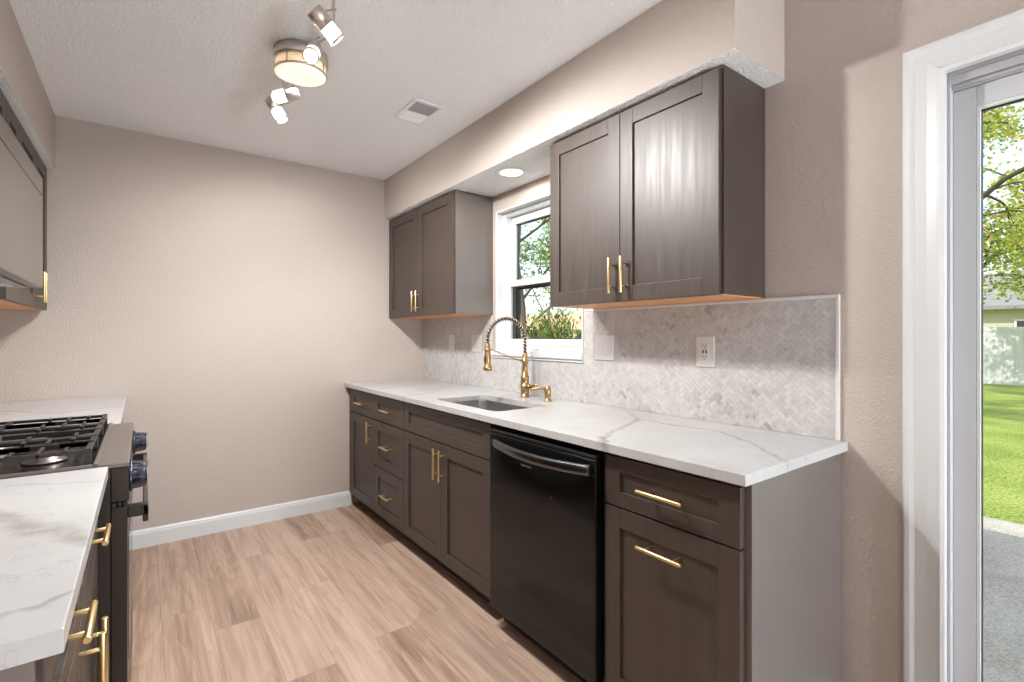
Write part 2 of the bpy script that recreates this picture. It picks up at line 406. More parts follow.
# near and far legs, and the head; outer edge measured outwards from the opening
for ys, sg in ((DY1, 1), (DY0, -1)):
    out = [(-d - .0005, ys + sg * (CW - a - .007)) for a, d in pr]
    bot = [b.bm.verts.new((x, y, 0)) for x, y in out]
    top = [b.bm.verts.new((x, y, DZ + abs(y - ys))) for x, y in out]
    n = len(out); b.bm.faces.new(bot); b.bm.faces.new(top[::-1])
    for i in range(n): b.bm.faces.new((bot[i], bot[(i + 1) % n], top[(i + 1) % n], top[i]))
    b.build('casing_side', M['trimw'], dr) ; b = MB()
l = [b.bm.verts.new((-d - .0005, DY0 - (CW - a - .007), DZ + CW - a - .007)) for a, d in pr]
r_ = [b.bm.verts.new((-d - .0005, DY1 + (CW - a - .007), DZ + CW - a - .007)) for a, d in pr]
n = len(l); b.bm.faces.new(l); b.bm.faces.new(r_[::-1])
for i in range(n): b.bm.faces.new((l[i], l[(i + 1) % n], r_[(i + 1) % n], r_[i]))
b.build('casing_head', M['trimw'], dr)
b = MB(); ring(b, .012, .148, DY0 + g, DY1 - g, 0.0, DZ - g, .012, .02); b.box(.036, .060, DY0 + .012, DY1 - .012, DZ - .050, DZ - .012)
b.box(.060, .064, DY0 + .012, DY1 - .012, DZ - .032, DZ - .012)
b.build('door_frame', M['door_frame'], dr, .0015)
b = MB(); b.box(.014, .034, DY0 + .013, DY1 - .0125, DZ - .034, DZ - .0135); b.box(.022, .036, -3.56, DY1 - .014, DZ - .048, DZ - .034)
b.box(.012, .020, DY0 + .013, DY1 - .0125, DZ - .0385, DZ - .0335)
b.build('head_track', plain('aluminium_track', (.55, .56, .58), .38, .7), dr, .001)
ym = (DY0 + DY1) / 2
def slider(x0, x1, y0, y1, nm):
    p = ring(MB(), x0, x1, y0, y1, .022, DZ - .052, (.050), .10, .060).build(nm, M['door_frame'], dr, .002)
    ring(MB(), x0 + .0, x0 + .012, y0 + .0505, y1 - .0505, .1225, DZ - .1125, .007).build('glazing_bead', M['trimw'], p)
    ring(MB(), x0 + .022, x1 - .004, y0 + .051, y1 - .051, .123, DZ - .113, .007).build('glazing_gasket', M['black'], p)
    MB().box(x0 + .014, x0 + .020, y0 + .0507, y1 - .0507, .1227, DZ - .1127).build('glass_pane', M['glass'], p)
    return p
slider(.040, .078, ym - .03, DY1 - .0128, 'fixed_panel')
sp = slider(.084, .122, DY0 + .0128, ym + .03, 'sliding_panel')

# ------------------------------------------------------------------ cabinet helpers
def pull(parent, c, axis, length, out, r=.0058, stand=.032, mat='brass', label=None):
    """bar pull: c = centre on the face, axis 'Y' or 'Z', out = +1/-1 along x"""
    c = Vector(c); a = Vector((0, 1, 0)) if axis == 'Y' else Vector((0, 0, 1)); o = Vector((out, 0, 0)) * stand
    b = MB(); h = length / 2
    b.cone(c + o - a * h, c + o + a * h, r, seg=16)
    for k in (-.62, .62): b.cone(c + a * h * k, c + a * h * k + o, r * .72, seg=10)
    return tag(b.build('handle', M[mat], parent, .0008), label or 'slim brass bar pull')
def front(parent, name, xf, out, y0, y1, z0, z1, t=.019, st=.062, rec=.009, flat=False):
    """shaker front: stiles, rails and a recessed panel as one mesh; xf = outer face, out = direction of the room"""
    y0, y1 = sorted((y0, y1)); b = MB(); xb = xf - out * t
    if z1 - z0 < .2: st_z = min(st, (z1 - z0) * .30)
    else: st_z = st
    b.box(xb, xf, y0, y0 + st, z0, z1); b.box(xb, xf, y1 - st, y1, z0, z1)
    b.box(xb, xf, y0 + st, y1 - st, z0, z0 + st_z); b.box(xb, xf, y0 + st, y1 - st, z1 - st_z, z1)
    b.box(xb + out * .002, xf - out * rec, y0 + st - .003, y1 - st + .003, z0 + st_z - .003, z1 - st_z + .003)
    return b.build(name, M['wood'], parent, .0012)

# ------------------------------------------------------------------ right base run
XF = -.620; XC = -.6005
def base_box(root, y0, y1, toe=True):
    b = MB(); b.box(XC, -.004, y0, y1, .10, .883)
    if toe: b.box(-.532, -.004, y0, y1, .0, .10)
    return b.build('cabinet_box', M['wood'], root, .0008)
ZA, ZB = .712, .872
G = .0017
c = thing('base_cabinet', (-.31, -.29, 0), 'narrow dark base cabinet against the end wall, one drawer over one door', 'cabinet')
base_box(c, -.5155, -.004)
MB().box(-.612, -.6010, -.050, -.004, .10, .883).build('filler_strip', M['wood'], c)
d = front(c, 'drawer', XF, -1, -.514, -.055, ZA, ZB); pull(d, (XF + .009, -.285, .79), 'Y', .135, -1, stand=.041)
d = front(c, 'door', XF, -1, -.514, -.055, .100, ZA - .006); pull(d, (XF, -.464, .615), 'Z', .145, -1)

c = thing('base_cabinet', (-.31, -.75, 0), 'dark base cabinet with three stacked drawers', 'cabinet')
base_box(c, -.9805, -.5165)
for z0, z1 in ((ZA, ZB), (.414, .706), (.100, .408)):
    d = front(c, 'drawer', XF, -1, -.979, -.518, z0, z1); pull(d, (XF + .009, -.7485, (z0 + z1) / 2), 'Y', .135, -1, stand=.041)

c = thing('sink_cabinet', (-.31, -1.435, 0), 'wide dark sink cabinet with two doors under a false drawer front', 'cabinet')
b = MB(); b.box(XC, -.004, -1.8885, -.9815, .10, .118); b.box(XC, -.004, -.999, -.9815, .118, .883); b.box(XC, -.004, -1.8885, -1.871, .118, .883)
b.box(-.532, -.004, -1.8885, -.9815, 0, .10); b.box(XC, -.585, -1.871, -.999, .70, .883)
b.build('cabinet_box', M['wood'], c, .0008)
front(c, 'false_drawer_front', XF, -1, -1.887, -.983, ZA, ZB)
d = front(c, 'door', XF, -1, -1.4335, -.983, .100, ZA - .006); pull(d, (XF, -1.408, .603), 'Z', .16, -1)
d = front(c, 'door', XF, -1, -1.887, -1.4365, .100, ZA - .006); pull(d, (XF, -1.468, .603), 'Z', .16, -1)

c = thing('base_cabinet', (-.31, -2.79, 0), 'dark end base cabinet beside the dishwasher, drawer over a pull-out with horizontal pull', 'cabinet')
base_box(c, -3.018, -2.556)
d = front(c, 'drawer', XF, -1, -3.0175, -2.5565, ZA, ZB - .002); pull(d, (XF + .009, -2.787, .791), 'Y', .155, -1, stand=.041)
d = front(c, 'pull_out_door', XF, -1, -3.0175, -2.5565, .100, ZA - .006); pull(d, (XF + .009, -2.787, .622), 'Y', .155, -1, stand=.041)
MB().box(-.597, -.030, -3.036, -3.0185, 0, .883).build('end_panel', M['side'], c, .0008)

# dishwasher
c = thing('dishwasher', (-.32, -2.23, 0), 'black stainless dishwasher with curved bar handle', 'dishwasher')
MB().box(-.60, -.03, -2.545, -1.905, .10, .862).build('tub', M['black'], c)
MB().box(-.565, -.545, -2.545, -1.905, .004, .10).build('kick_plate', M['black'], c)
b = MB(); b.box(-.643, -.602, -2.535, -1.912, .094, .846)
dd = b.build('door', M['blacksteel'], c, .005, 3)
MB().box(-.640, -.603, -2.535, -1.912, .848, .861).build('control_strip', M['black'], dd, .003)
# bowed handle
b = MB(); N = 28; rows = []
for i in range(N + 1):
    t = i / N; y = -1.962 - t * .560; bow = math.sin(math.pi * min(1, max(0, t)))
    x = -.655 - .034 * bow ** .7
    z = .812 - .008 * bow
    rows.append([(x, y, z - .020), (x - .008, y, z - .015), (x - .011, y, z), (x - .008, y, z + .015), (x, y, z + .020), (x + .008, y, z + .012), (x + .008, y, z - .012)])
vr = [[b.bm.verts.new(p) for p in r] for r in rows]
for a_, b_ in zip(vr, vr[1:]):
    for k in range(7): b.bm.faces.new((a_[k], a_[(k + 1) % 7], b_[(k + 1) % 7], b_[k])).smooth = True
b.bm.faces.new(vr[0]); b.bm.faces.new(vr[-1][::-1])
b.box(-.662, -.642, -1.985, -1.965, .800, .824); b.box(-.662, -.642, -2.518, -2.498, .800, .824)
b.build('handle', M['dwhandle'], dd, .001)
MB().box(-.6434, -.6428, -2.196, -2.133, .748, .753).build('maker_badge', plain('badge_grey', (.09, .09, .09), .4), dd)
MB().lathe((-.6425, -2.315, .665), (-1, 0, 0), [(0, .005), (.0015, .005), (.002, .003)], 16).build('indicator_dot', M['dwhandle'], dd)

# ------------------------------------------------------------------ countertops
def rrect(x0, x1, y0, y1, r, n=6):
    pts = []
    for cx_, cy_, a0 in ((x1 - r, y1 - r, 0), (x0 + r, y1 - r, 90), (x0 + r, y0 + r, 180), (x1 - r, y0 + r, 270)):
        for i in range(n + 1):
            a = math.radians(a0 + 90 * i / n); pts.append((cx_ + r * math.cos(a), cy_ + r * math.sin(a)))
    return pts
def slab(outer, hole, z0, z1):
    bm = bmesh.new()
    def loop(p): 
        v = [bm.verts.new((x, y, z1)) for x, y in p]
        return [bm.edges.new((v[i], v[(i + 1) % len(v)])) for i in range(len(v))]
    e = loop(outer) + (loop(hole) if hole else [])
    bmesh.ops.triangle_fill(bm, use_beauty=True, edges=e)
    f = list(bm.faces)
    r = bmesh.ops.extrude_face_region(bm, geom=f)
    for v in [q for q in r['geom'] if isinstance(q, bmesh.types.BMVert)]: v.co.z = z0
    m = MB(); m.bm.free(); m.bm = bm; return m
CT0, CT1 = .8845, .9145
SK = (-.555, -.225, -1.830, -1.240)
o = slab([(-.648, -3.046), (-.001, -3.046), (-.001, -.001), (-.648, -.001)], rrect(*SK, .045), CT0, CT1).build('countertop', M['quartzR'], None, .002)
tag(o, 'long white quartz worktop with grey veins holding the sink', 'countertop')
o = MB().box(XL + .002, -1.919, -2.897, -1.994, CT0, CT1).build('countertop', M['quartzL'], None, .002)
tag(o, 'white quartz worktop at lower left, nearest the viewer, in front of the range', 'countertop')
o = MB().box(XL + .002, -1.919, -1.206, -.001, CT0, CT1).build('countertop', M['quartzL'], None, .002)
tag(o, 'white quartz worktop behind the range, against the end wall', 'countertop')

# sink
sk = thing('kitchen_sink', (-.39, -1.535, .68), 'undermount stainless steel sink set into the long worktop', 'sink')
b = MB(); rings = []
for (ins, z, rad) in ((-.004, .8835, .049), (-.004, .879, .049), (.004, .70, .045), (.012, .685, .04), (.03, .680, .03)):
    rings.append([b.bm.verts.new((x, y, z)) for x, y in rrect(SK[0] + ins, SK[1] - ins, SK[2] + ins, SK[3] - ins, rad)])
outr = [b.bm.verts.new((x, y, .8835)) for x, y in rrect(SK[0] - .02, SK[1] + .02, SK[2] - .02, SK[3] + .02, .06)]
rings = [outr] + rings
for r0, r1 in zip(rings, rings[1:]):
    for i in range(len(r0)): b.bm.faces.new((r0[i], r0[(i + 1) % len(r0)], r1[(i + 1) % len(r0)], r1[i])).smooth = True
b.bm.faces.new(rings[-1])
o = b.build('bowl', M['steel'], sk); sm = o.modifiers.new('thickness', 'SOLIDIFY'); sm.thickness = .0012; sm.offset = 0
MB().lathe((-.33, -1.535, .6812), (0, 0, 1), [(0, .045), (.003, .045), (.003, .036), (.0015, .012), (.0015, .0)], 28).build('drain', M['chrome'], sk)

# ------------------------------------------------------------------ faucet
FX, FY = -.099, -1.470
f = thing('faucet', (FX, FY, CT1), 'tall gold spring-neck pull-down faucet behind the sink', 'faucet')
z = CT1
MB().lathe((FX, FY, z), (0, 0, 1), [(0, .027), (.006, .027), (.008, .0235), (.052, .0235), (.054, .026), (.066, .026), (.068, .023), (.100, .0225), (.104, .0245), (.118, .0245), (.122, .017), (.190, .0150), (.194, .0195), (.212, .0195), (.216, .0145), (.24, .0135), (.250, .014)], 28).build('body', M['gold'], f)
# lever
b = MB(); b.cone((FX, FY - .018, z + .060), (FX, FY - .050, z + .060), .014, seg=18)
b.tube([(FX, FY - .045, z + .060), (FX - .006, FY - .070, z + .066), (FX - .014, FY - .105, z + .074), (FX - .020, FY - .125, z + .077)], [.009, .0075, .0065, .0075], 12)
b.build('lever', M['gold'], f)
# arch path
HX, HY = -.350, -1.462
R_ = (FX - HX) / 2; arc = [Vector((FX, FY, 1.155))]
ZA_ = 1.232
for i in range(0, 25):
    a = math.pi * i / 24
    arc.append(Vector(((FX + HX) / 2 + R_ * math.cos(a), FY + (HY - FY) * (i / 24), ZA_ + R_ * 1.0 * math.sin(a))))
arc.append(Vector((HX, HY, 1.205)))
MB().tube(arc, .0065, 12).build('hose', M['hose'], f)
# spring coil round the hose
def sample(path, n):
    L = [0]
    for p, q in zip(path, path[1:]): L.append(L[-1] + (q - p).length)
    out = []
    for i in range(n):
        s_ = L[-1] * i / (n - 1); k = max(j for j in range(len(L)) if L[j] <= s_ + 1e-9); k = min(k, len(path) - 2)
        t = (s_ - L[k]) / max(1e-9, L[k + 1] - L[k]); out.append((path[k].lerp(path[k + 1], t), (path[k + 1] - path[k]).normalized()))
    return out
turns = 27; pts = []
sm_ = sample(arc, turns * 14)
for i, (p, t) in enumerate(sm_):
    side = Vector((0, 1, 0)); side = (side - t * side.dot(t)).normalized(); oth = t.cross(side); q = 2 * math.pi * i / 14
    pts.append(p + (side * math.cos(q) + oth * math.sin(q)) * .0112)
MB().tube(pts, .0025, 6).build('spring_coil', plain('bronze_spring', (.62, .47, .36), .25, 1.0), f)
h = MB().lathe((HX, HY, 1.222), (0, 0, -1), [(0, .0105), (.008, .0145), (.055, .0155), (.060, .0175), (.095, .0185), (.120, .0175), (.128, .024), (.145, .0255), (.148, .022), (.148, .004)], 26).build('spray_head', M['gold'], f)
MB().box(HX - .021, HX - .014, HY - .005, HY + .005, 1.115, 1.15).build('spray_button', M['black'], h, .002)
b = MB(); b.tube([(FX - .016, FY, z + .203), (FX - .10, FY + .002, z + .228), (HX + .018, HY, z + .275)], .003, 8)
b.lathe((HX, HY, z + .267), (0, 0, 1), [(0, .021), (.010, .021)], 24, True)
b.build('docking_arm', M['gold'], f)
# soap dispenser
SX, SY = -.112, -1.682
f = thing('soap_dispenser', (SX, SY, CT1), 'short gold soap dispenser with a spout, right of the faucet', 'soap dispenser')
MB().lathe((SX, SY, z), (0, 0, 1), [(0, .022), (.006, .022), (.010, .016), (.022, .0145), (.026, .018), (.058, .018), (.064, .015), (.076, .014), (.080, .008)], 26).build('pump', M['gold'], f)
b = MB(); b.tube([(SX, SY, z + .062), (SX - .03, SY + .035, z + .066), (SX - .055, SY + .062, z + .060), (SX - .062, SY + .070, z + .052)], [.008, .0075, .0065, .006], 12)
b.build('spout', M['gold'], f)

# ------------------------------------------------------------------ backsplash
def herring(regions, xs, L=.034, W=.017, grout=.0006):
    out = MB(); bm = out.bm; lay = bm.verts.layers.float.new('tone')
    tiles = []
    n = 2; ca = math.sqrt(.5); U = W
    Ymin, Ymax, Zmin, Zmax = -3.1, .05, .85, 1.45
    oy, oz = -1.5, 1.15
    R = 150
    for k in range(-R, R):
        for m_ in range(-R // 2, R // 2):
            for kind in (0, 1):
                if kind == 0: a0, b0, wa, wb = k + n * m_, k - n * m_, n, 1
                else: a0, b0, wa, wb = k + n + n * m_, k + 1 - n - n * m_, 1, n
                cs = [(a0 * U + grout, b0 * U + grout), ((a0 + wa) * U - grout, b0 * U + grout), ((a0 + wa) * U - grout, (b0 + wb) * U - grout), (a0 * U + grout, (b0 + wb) * U - grout)]
                q = [(oy + (a - b_) * ca, oz + (a + b_) * ca) for a, b_ in cs]
                if max(p[0] for p in q) < Ymin or min(p[0] for p in q) > Ymax or max(p[1] for p in q) < Zmin or min(p[1] for p in q) > Zmax: continue
                tiles.append((q, random.random()))
    def clip(poly, ax, val, keep_gt):
        res = []
        for i in range(len(poly)):
            p, q = poly[i], poly[(i + 1) % len(poly)]
            pi = (p[ax] >= val) == keep_gt; qi = (q[ax] >= val) == keep_gt
            if pi: res.append(p)
            if pi != qi:
                t = (val - p[ax]) / (q[ax] - p[ax]); res.append((p[0] + (q[0] - p[0]) * t, p[1] + (q[1] - p[1]) * t))
        return res
    for y0, y1, z0, z1 in regions:
        for q, tone in tiles:
            p = clip(q, 0, y0, True)
            if len(p) > 2: p = clip(p, 0, y1, False)
            if len(p) > 2: p = clip(p, 1, z0, True)
            if len(p) > 2: p = clip(p, 1, z1, False)
            if len(p) < 3: continue
            vs_ = [bm.verts.new((xs, a, b_)) for a, b_ in p]
            for v in vs_: v[lay] = tone
            try: bm.faces.new(vs_)
            except ValueError: pass
    # give every tile its thickness
    ex = bmesh.ops.extrude_face_region(bm, geom=list(bm.faces))
    for v in [v for v in ex['geom'] if isinstance(v, bmesh.types.BMVert)]: v.co.x -= .0010
    return out
BT = 1.398
bs = thing('backsplash', (-.005, -1.5, CT1), 'grey and white marble herringbone mosaic backsplash behind the long worktop', 'backsplash')
SB = WZ0 - .0305
WL = WY1 + .039; WR = WY0 - .0025
regs = [(-3.012, WR, CT1 + .0008, BT - .012), (WR, WL, CT1 + .0008, SB), (WL, -.0015, CT1 + .0008, BT)]
b = MB()
for y0, y1, z0, z1 in regs: b.box(-.0085, -.0008, y0, y1, z0, z1)
b.build('grout_bed', M['grout'], bs)
herring(regs, -.0085).build('mosaic_tiles', M['tile'], bs)
b = MB(); b.box(-.012, -.0008, -3.024, -3.0122, CT1 + .0008, BT); b.box(-.012, -.0008, -3.0122, WR, BT - .0118, BT)
b.build('edge_trim', M['pencil'], bs, .002)

# ------------------------------------------------------------------ switches and outlets (on the tile)
XT = -.0097
def plate(name, yc, zc, w, h, lab, cat, kind, grp=None):
    r = thing(name, (XT, yc, zc), lab, cat, grp)
    p = MB().box(XT - .006, XT - .0002, yc - w / 2, yc + w / 2, zc - h / 2, zc + h / 2).build('cover_plate', M['plate'], r, .002)
    if kind == 'outlet':
        MB().box(XT - .008, XT - .0058, yc - .017, yc + .017, zc - .034, zc + .034).build('receptacle', M['plate'], r, .001)
        for dz in (-.0225, .0225):
            for sy in (-.007, .007):
                MB().box(XT - .0084, XT - .0078, yc + sy - .0012, yc + sy + .0012, zc + dz - .001, zc + dz + .006).build('slot', M['slot'], r)
            MB().cone((XT - .0078, yc, zc + dz - .008), (XT - .0084, yc, zc + dz - .008), .0025, seg=10).build('ground_hole', M['slot'], r)
        for dy in (-.007, .007):
            MB().box(XT - .0085, XT - .0078, yc + dy - .003, yc + dy + .003, zc - .007, zc + .007).build('usb_port', M['slot'], r)
    else:
        k = 2 if w > .1 else 1
        for i in range(k):
            y = yc + (i - (k - 1) / 2) * .046
            MB().box(XT - .0085, XT - .0058, y - .0165, y + .0165, zc - .033, zc + .033).build('rocker', M['plate'], r, .0012)
    for dz in (-.048, .048):
        for i in range(2 if w > .1 else 1):
            y = yc + (i - ((2 if w > .1 else 1) - 1) / 2) * .046
            MB().lathe((XT - .0058, y, zc + dz), (-1, 0, 0), [(0, .0028), (.0009, .0026)], 10).build('screw', M['plate'], r)
plate('wall_outlet', -2.543, 1.197, .079, .124, 'white outlet plate with dark ports, alone on the tile under the near wall cabinet', 'outlet', 'outlet')
plate('light_switch', -1.993, 1.203, .122, .122, 'white double switch plate just right of the window', 'light switch', 'switch')
plate('light_switch', -.825, 1.212, .125, .118, 'white double plate on the tile left of the window, behind the faucet head', 'light switch', 'switch')
plate('wall_outlet', -.487, 1.212, .079, .118, 'narrow white plate under the far wall cabinet, nearest the end wall', 'outlet', 'switch')

# ------------------------------------------------------------------ wall cabinets, right wall
ZU0, ZU1 = 1.402, 2.1735
def wall_cab(y0, y1, ym_, lab, side='side'):
    c = thing('wall_cabinet', (-.15, (y0 + y1) / 2, ZU0), lab, 'cabinet')
    b = MB(); xb = -.2815
    b.box(xb, -.002, y0, y0 + .018, ZU0, ZU1 - .001); b.box(xb, -.002, y1 - .018, y1, ZU0, ZU1 - .001)
    b.box(xb, -.002, y0 + .018, y1 - .018, ZU1 - .02, ZU1 - .001); b.box(xb, xb + .018, y0 + .018, y1 - .018, ZU0, ZU0 + .02)
    b.box(xb, xb + .018, y0 + .018, y1 - .018, ZU0 + .02, ZU1 - .02)
    b.build('cabinet_box', M['wood'], c, .0008)
    MB().box(xb, -.002, y0 - .0065, y0 - .0003, ZU0, ZU1 - .001).build('side_panel', M[side], c, .0006)
    MB().box(xb + .0005, -.002, y0 + .0005, y1 - .0005, ZU0 - .0035, ZU0 - .0002).build('bottom_panel', M['maple'], c)
    xf = -.3005
    d = front(c, 'door', xf, -1, ym_ + .0015, y1 - .0015, ZU0 - .002, ZU1 - .012); pull(d, (xf, ym_ + .031, 1.505), 'Z', .145, -1)
    d = front(c, 'door', xf, -1, y0 + .0015, ym_ - .0015, ZU0 - .002, ZU1 - .012); pull(d, (xf, ym_ - .031, 1.505), 'Z', .145, -1)
    return c
wall_cab(-2.772, -1.915, -2.343, 'dark two-door wall cabinet right of the window, with a bright lamp reflection on its door', 'wood')
wall_cab(-1.000, -.0025, -.509, 'dark two-door wall cabinet left of the window, in the far corner')

# ------------------------------------------------------------------ left wall cabinets
XU = -2.262
def left_upper(y0, y1, doors, z0, lab, handles):
    c = thing('wall_cabinet', (-2.42, (y0 + y1) / 2, z0), lab, 'cabinet')
    MB().box(XL + .002, XU - .0195, y0, y1, z0, ZU1 - .001).build('cabinet_box', M['wood'], c, .0008)
    MB().box(XL + .002, XU - .021, y0 + .001, y1 - .001, z0 - .0035, z0 - .0002).build('bottom_panel', M['maple'], c)
    for (a, b_), hy in zip(doors, handles):
        d = front(c, 'door', XU, 1, a + .0015, b_ - .0015, z0 - .002, ZU1 - .012)
        if hy is not None: pull(d, (XU, hy, z0 + .095), 'Z', .145, 1, stand=.034)
    return c
left_upper(-.79, -.010, [(-.79, -.40), (-.40, -.055)], 1.402, 'dark two-door wall cabinet at the far left corner beside the end wall', [-.43, -.370])
left_upper(-1.035, -.7915, [(-1.035, -.7915)], 1.402, 'narrow single-door dark wall cabinet between corner cabinet and microwave', [None])
left_upper(-1.955, -1.0365, [(-1.955, -1.498), (-1.498, -1.0365)], 1.84, 'short dark two-door wall cabinet over the microwave', [-1.53, -1.465])

# microwave
c = thing('microwave', (-2.35, -1.60, 1.435), 'over-the-range microwave with bronze glass door at upper left', 'microwave')
MB().box(XL + .004, -2.176, -1.985, -1.206, 1.440, 1.8355).build('housing', M['microwave'], c, .002)
MB().box(-2.1755, -2.140, -1.985, -1.206, 1.772, 1.8355).build('vent_strip', M['microwave'], c, .002)
d = MB().box(-2.1755, -2.140, -1.985, -1.206, 1.436, 1.769).build('door', M['microwave'], c, .002)
b = MB(); b.box(XL + .01, -2.18, -1.980, -1.211, 1.4335, 1.4398); b.build('underside_plate', M['micro_under'], c)
b = MB()
for y in (-1.40, -1.79): b.box(-2.50, -2.30, y - .13, y + .13, 1.4305, 1.4334)
b.build('grease_filter', M['black'], c)
MB().box(-2.27, -2.21, -1.36, -1.27, 1.4305, 1.4334).build('lamp_cover', M['plate'], c)

# ------------------------------------------------------------------ left base run
XFL = -1.940
def left_base(y0, y1, cols, lab, end=None):
    c = thing('base_cabinet', (-2.25, (y0 + y1) / 2, 0), lab, 'cabinet')
    b = MB(); b.box(XL + .002, XFL - .0195, y0, y1, .10, .883); b.box(XL + .002, XFL - .08, y0, y1, 0, .10)
    b.build('cabinet_box', M['wood'], c, .0008)
    for a, b_, hy in cols:
        d = front(c, 'drawer', XFL, 1, a + .0015, b_ - .0015, ZA, ZB); pull(d, (XFL - .009, (a + b_) / 2 + .01, .802), 'Y', .13, 1, stand=.037)
        d = front(c, 'door', XFL, 1, a + .0015, b_ - .0015, .10, ZA - .006)
        pull(d, (XFL, hy, .617), 'Z', .16, 1, stand=.034)
    return c
c = left_base(-2.868, -1.998, [(-2.866, -2.435, -2.466), (-2.435, -1.999, -2.404)], 'dark base cabinet at lower left under the near worktop, with brass pulls')
MB().box(XL + .012, XFL - .006, -2.8875, -2.8695, 0, .883).build('end_panel', M['side'], c, .0008)
c = left_base(-1.204, -.004, [(-1.204, -.80, -1.17)], 'dark base cabinet behind the range, against the end wall')
front(c, 'blind_panel', XFL, 1, -.798, -.02, .10, ZB)

# ------------------------------------------------------------------ range
R0, R1 = -1.985, -1.215
c = thing('gas_range', (-2.22, -1.60, 0), 'black stainless gas range with cast iron grates, between the left worktops', 'range')
b = MB(); b.box(XL + .01, -1.915, R0, R1, .06, .905)
for y in (R0 + .05, R1 - .05):
    for x in (-2.5, -1.98): b.cone((x, y, 0), (x, y, .062), .018, seg=12)
b.build('body', M['rangeb'], c, .002)
MB().box(-2.499, -1.9515, R0 + .0105, R1 - .0105, .9056, .9165).build('cooktop_deck', M['deck'], c)
b = MB(); b.box(-1.951, -1.876, R0, R1, .9055, .918); b.box(XL + .01, -2.50, R0, R1, .9055, .950)
b.box(-1.951, -1.941, R0, R1, .918, .924); b.box(-2.50, -1.951, R0, R0 + .010, .9055, .922); b.box(-2.50, -1.951, R1 - .010, R1, .9055, .922)
b.build('cooktop', M['range_top'], c, .0025)
MB().box(-1.9145, -1.876, R0, R1, .813, .905).build('control_panel', M['rangeb'], c, .003)
b = MB()
for k in range(3):
    b.box(-1.911 + k * .012, -1.903 + k * .012, R0 - .0006, R0 + .004, .800, .811)
b.build('side_vents', M['black'], c)
d = MB().box(-1.9145, -1.879, R0 + .002, R1 - .002, .215, .798).build('oven_door', M['rangeb'], c, .003)
MB().box(-1.8795, -1.8775, R0 + .10, R1 - .10, .33, .68).build('oven_glass', M['knob'], d, .0008)
b = MB(); b.box(-1.846, -1.833, R0 + .012, R1 - .012, .744, .792)
for y in (R0 + .022, R1 - .022): b.box(-1.8792, -1.833, y - .010, y + .010, .762, .796)
b.build('handle', M['rangeb'], d, .003)
MB().box(-1.9145, -1.879, R0 + .002, R1 - .002, .07, .207).build('storage_drawer', M['rangeb'], c, .003)
for y in (-1.285, -1.370, -1.835, -1.920):
    k = MB().lathe((-1.8762, y, .858), (1, 0, 0), [(0, .036), (.006, .036), (.008, .030), (.034, .027), (.040, .024), (.041, .004)], 28)
    k = k.build('knob', M['knob'], c)
    MB().box(-1.8365, -1.8325, y - .003, y + .003, .842, .884).build('pointer', M['chrome'], k, .0008)
# burners
for x, y, r in ((-2.06, -1.84, .036), (-2.06, -1.36, .040), (-2.37, -1.84, .032), (-2.37, -1.36, .036), (-2.21, -1.60, .046)):
    bb = MB().lathe((x, y, .9185), (0, 0, 1), [(0, r + .012), (.004, r + .010), (.006, r), (.014, r), (.014, r * .5)], 26).build('burner', M['range_top'], c)
    MB().lathe((x, y, .9330), (0, 0, 1), [(0, r * .86), (.005, r * .82), (.006, r * .4)], 26).build('burner_cap', M['iron'], bb)
# three grates
def grate(y0, y1, burners):
    b = MB(); x0, x1 = -2.478, -1.956; t = .0065; zt, zb = .962, .950
    y0 += .004; y1 -= .004
    for y in (y0 + t, y1 - t): b.box(x0, x1, y - t, y + t, zb, zt - .002)
    for x in (x0 + t, x1 - t, (x0 + x1) / 2): b.box(x - t, x + t, y0, y1, zb, zt - .002)
    for bx, by in burners:
        for sx, sy in ((1, 0), (-1, 0), (0, 1), (0, -1)):
            if sx: xe = x1 if (sx > 0) == (bx > (x0 + x1) / 2) or len(burners) == 1 and sx > 0 else (x0 + x1) / 2
            if sx and len(burners) == 1: xe = x1 if sx > 0 else x0
            if sx: b.box(bx + sx * .028, xe, by - .0045, by + .0045, zb - .002, zt)
            else:
                ye = y1 if sy > 0 else y0; b.box(bx - .0045, bx + .0045, by + sy * .028, ye, zb - .002, zt)
    # upstanding finger tips on the rim and the feet
    for x in (x0 + t, x1 - t):
        for y in (y0 + t, y1 - t): b.box(x - .007, x + .007, y - .007, y + .007, .9185, zt)
    for k in range(5):
        x = x0 + (x1 - x0) * (k + .5) / 5
        for y, s in ((y0 + t, 1), (y1 - t, -1)):
            b.box(x - .0045, x + .0045, y - .006, y + s * .050, zb, zt + .001)
    b.build('grate', M['iron'], c, .0018)
th = (R1 - R0 - .03) / 3; a0 = R0 + .015
grate(a0, a0 + th, [(-2.06, -1.84), (-2.37, -1.84)]); grate(a0 + th, a0 + 2 * th, [(-2.21, -1.60)]); grate(a0 + 2 * th, a0 + 3 * th, [(-2.06, -1.36), (-2.37, -1.36)])

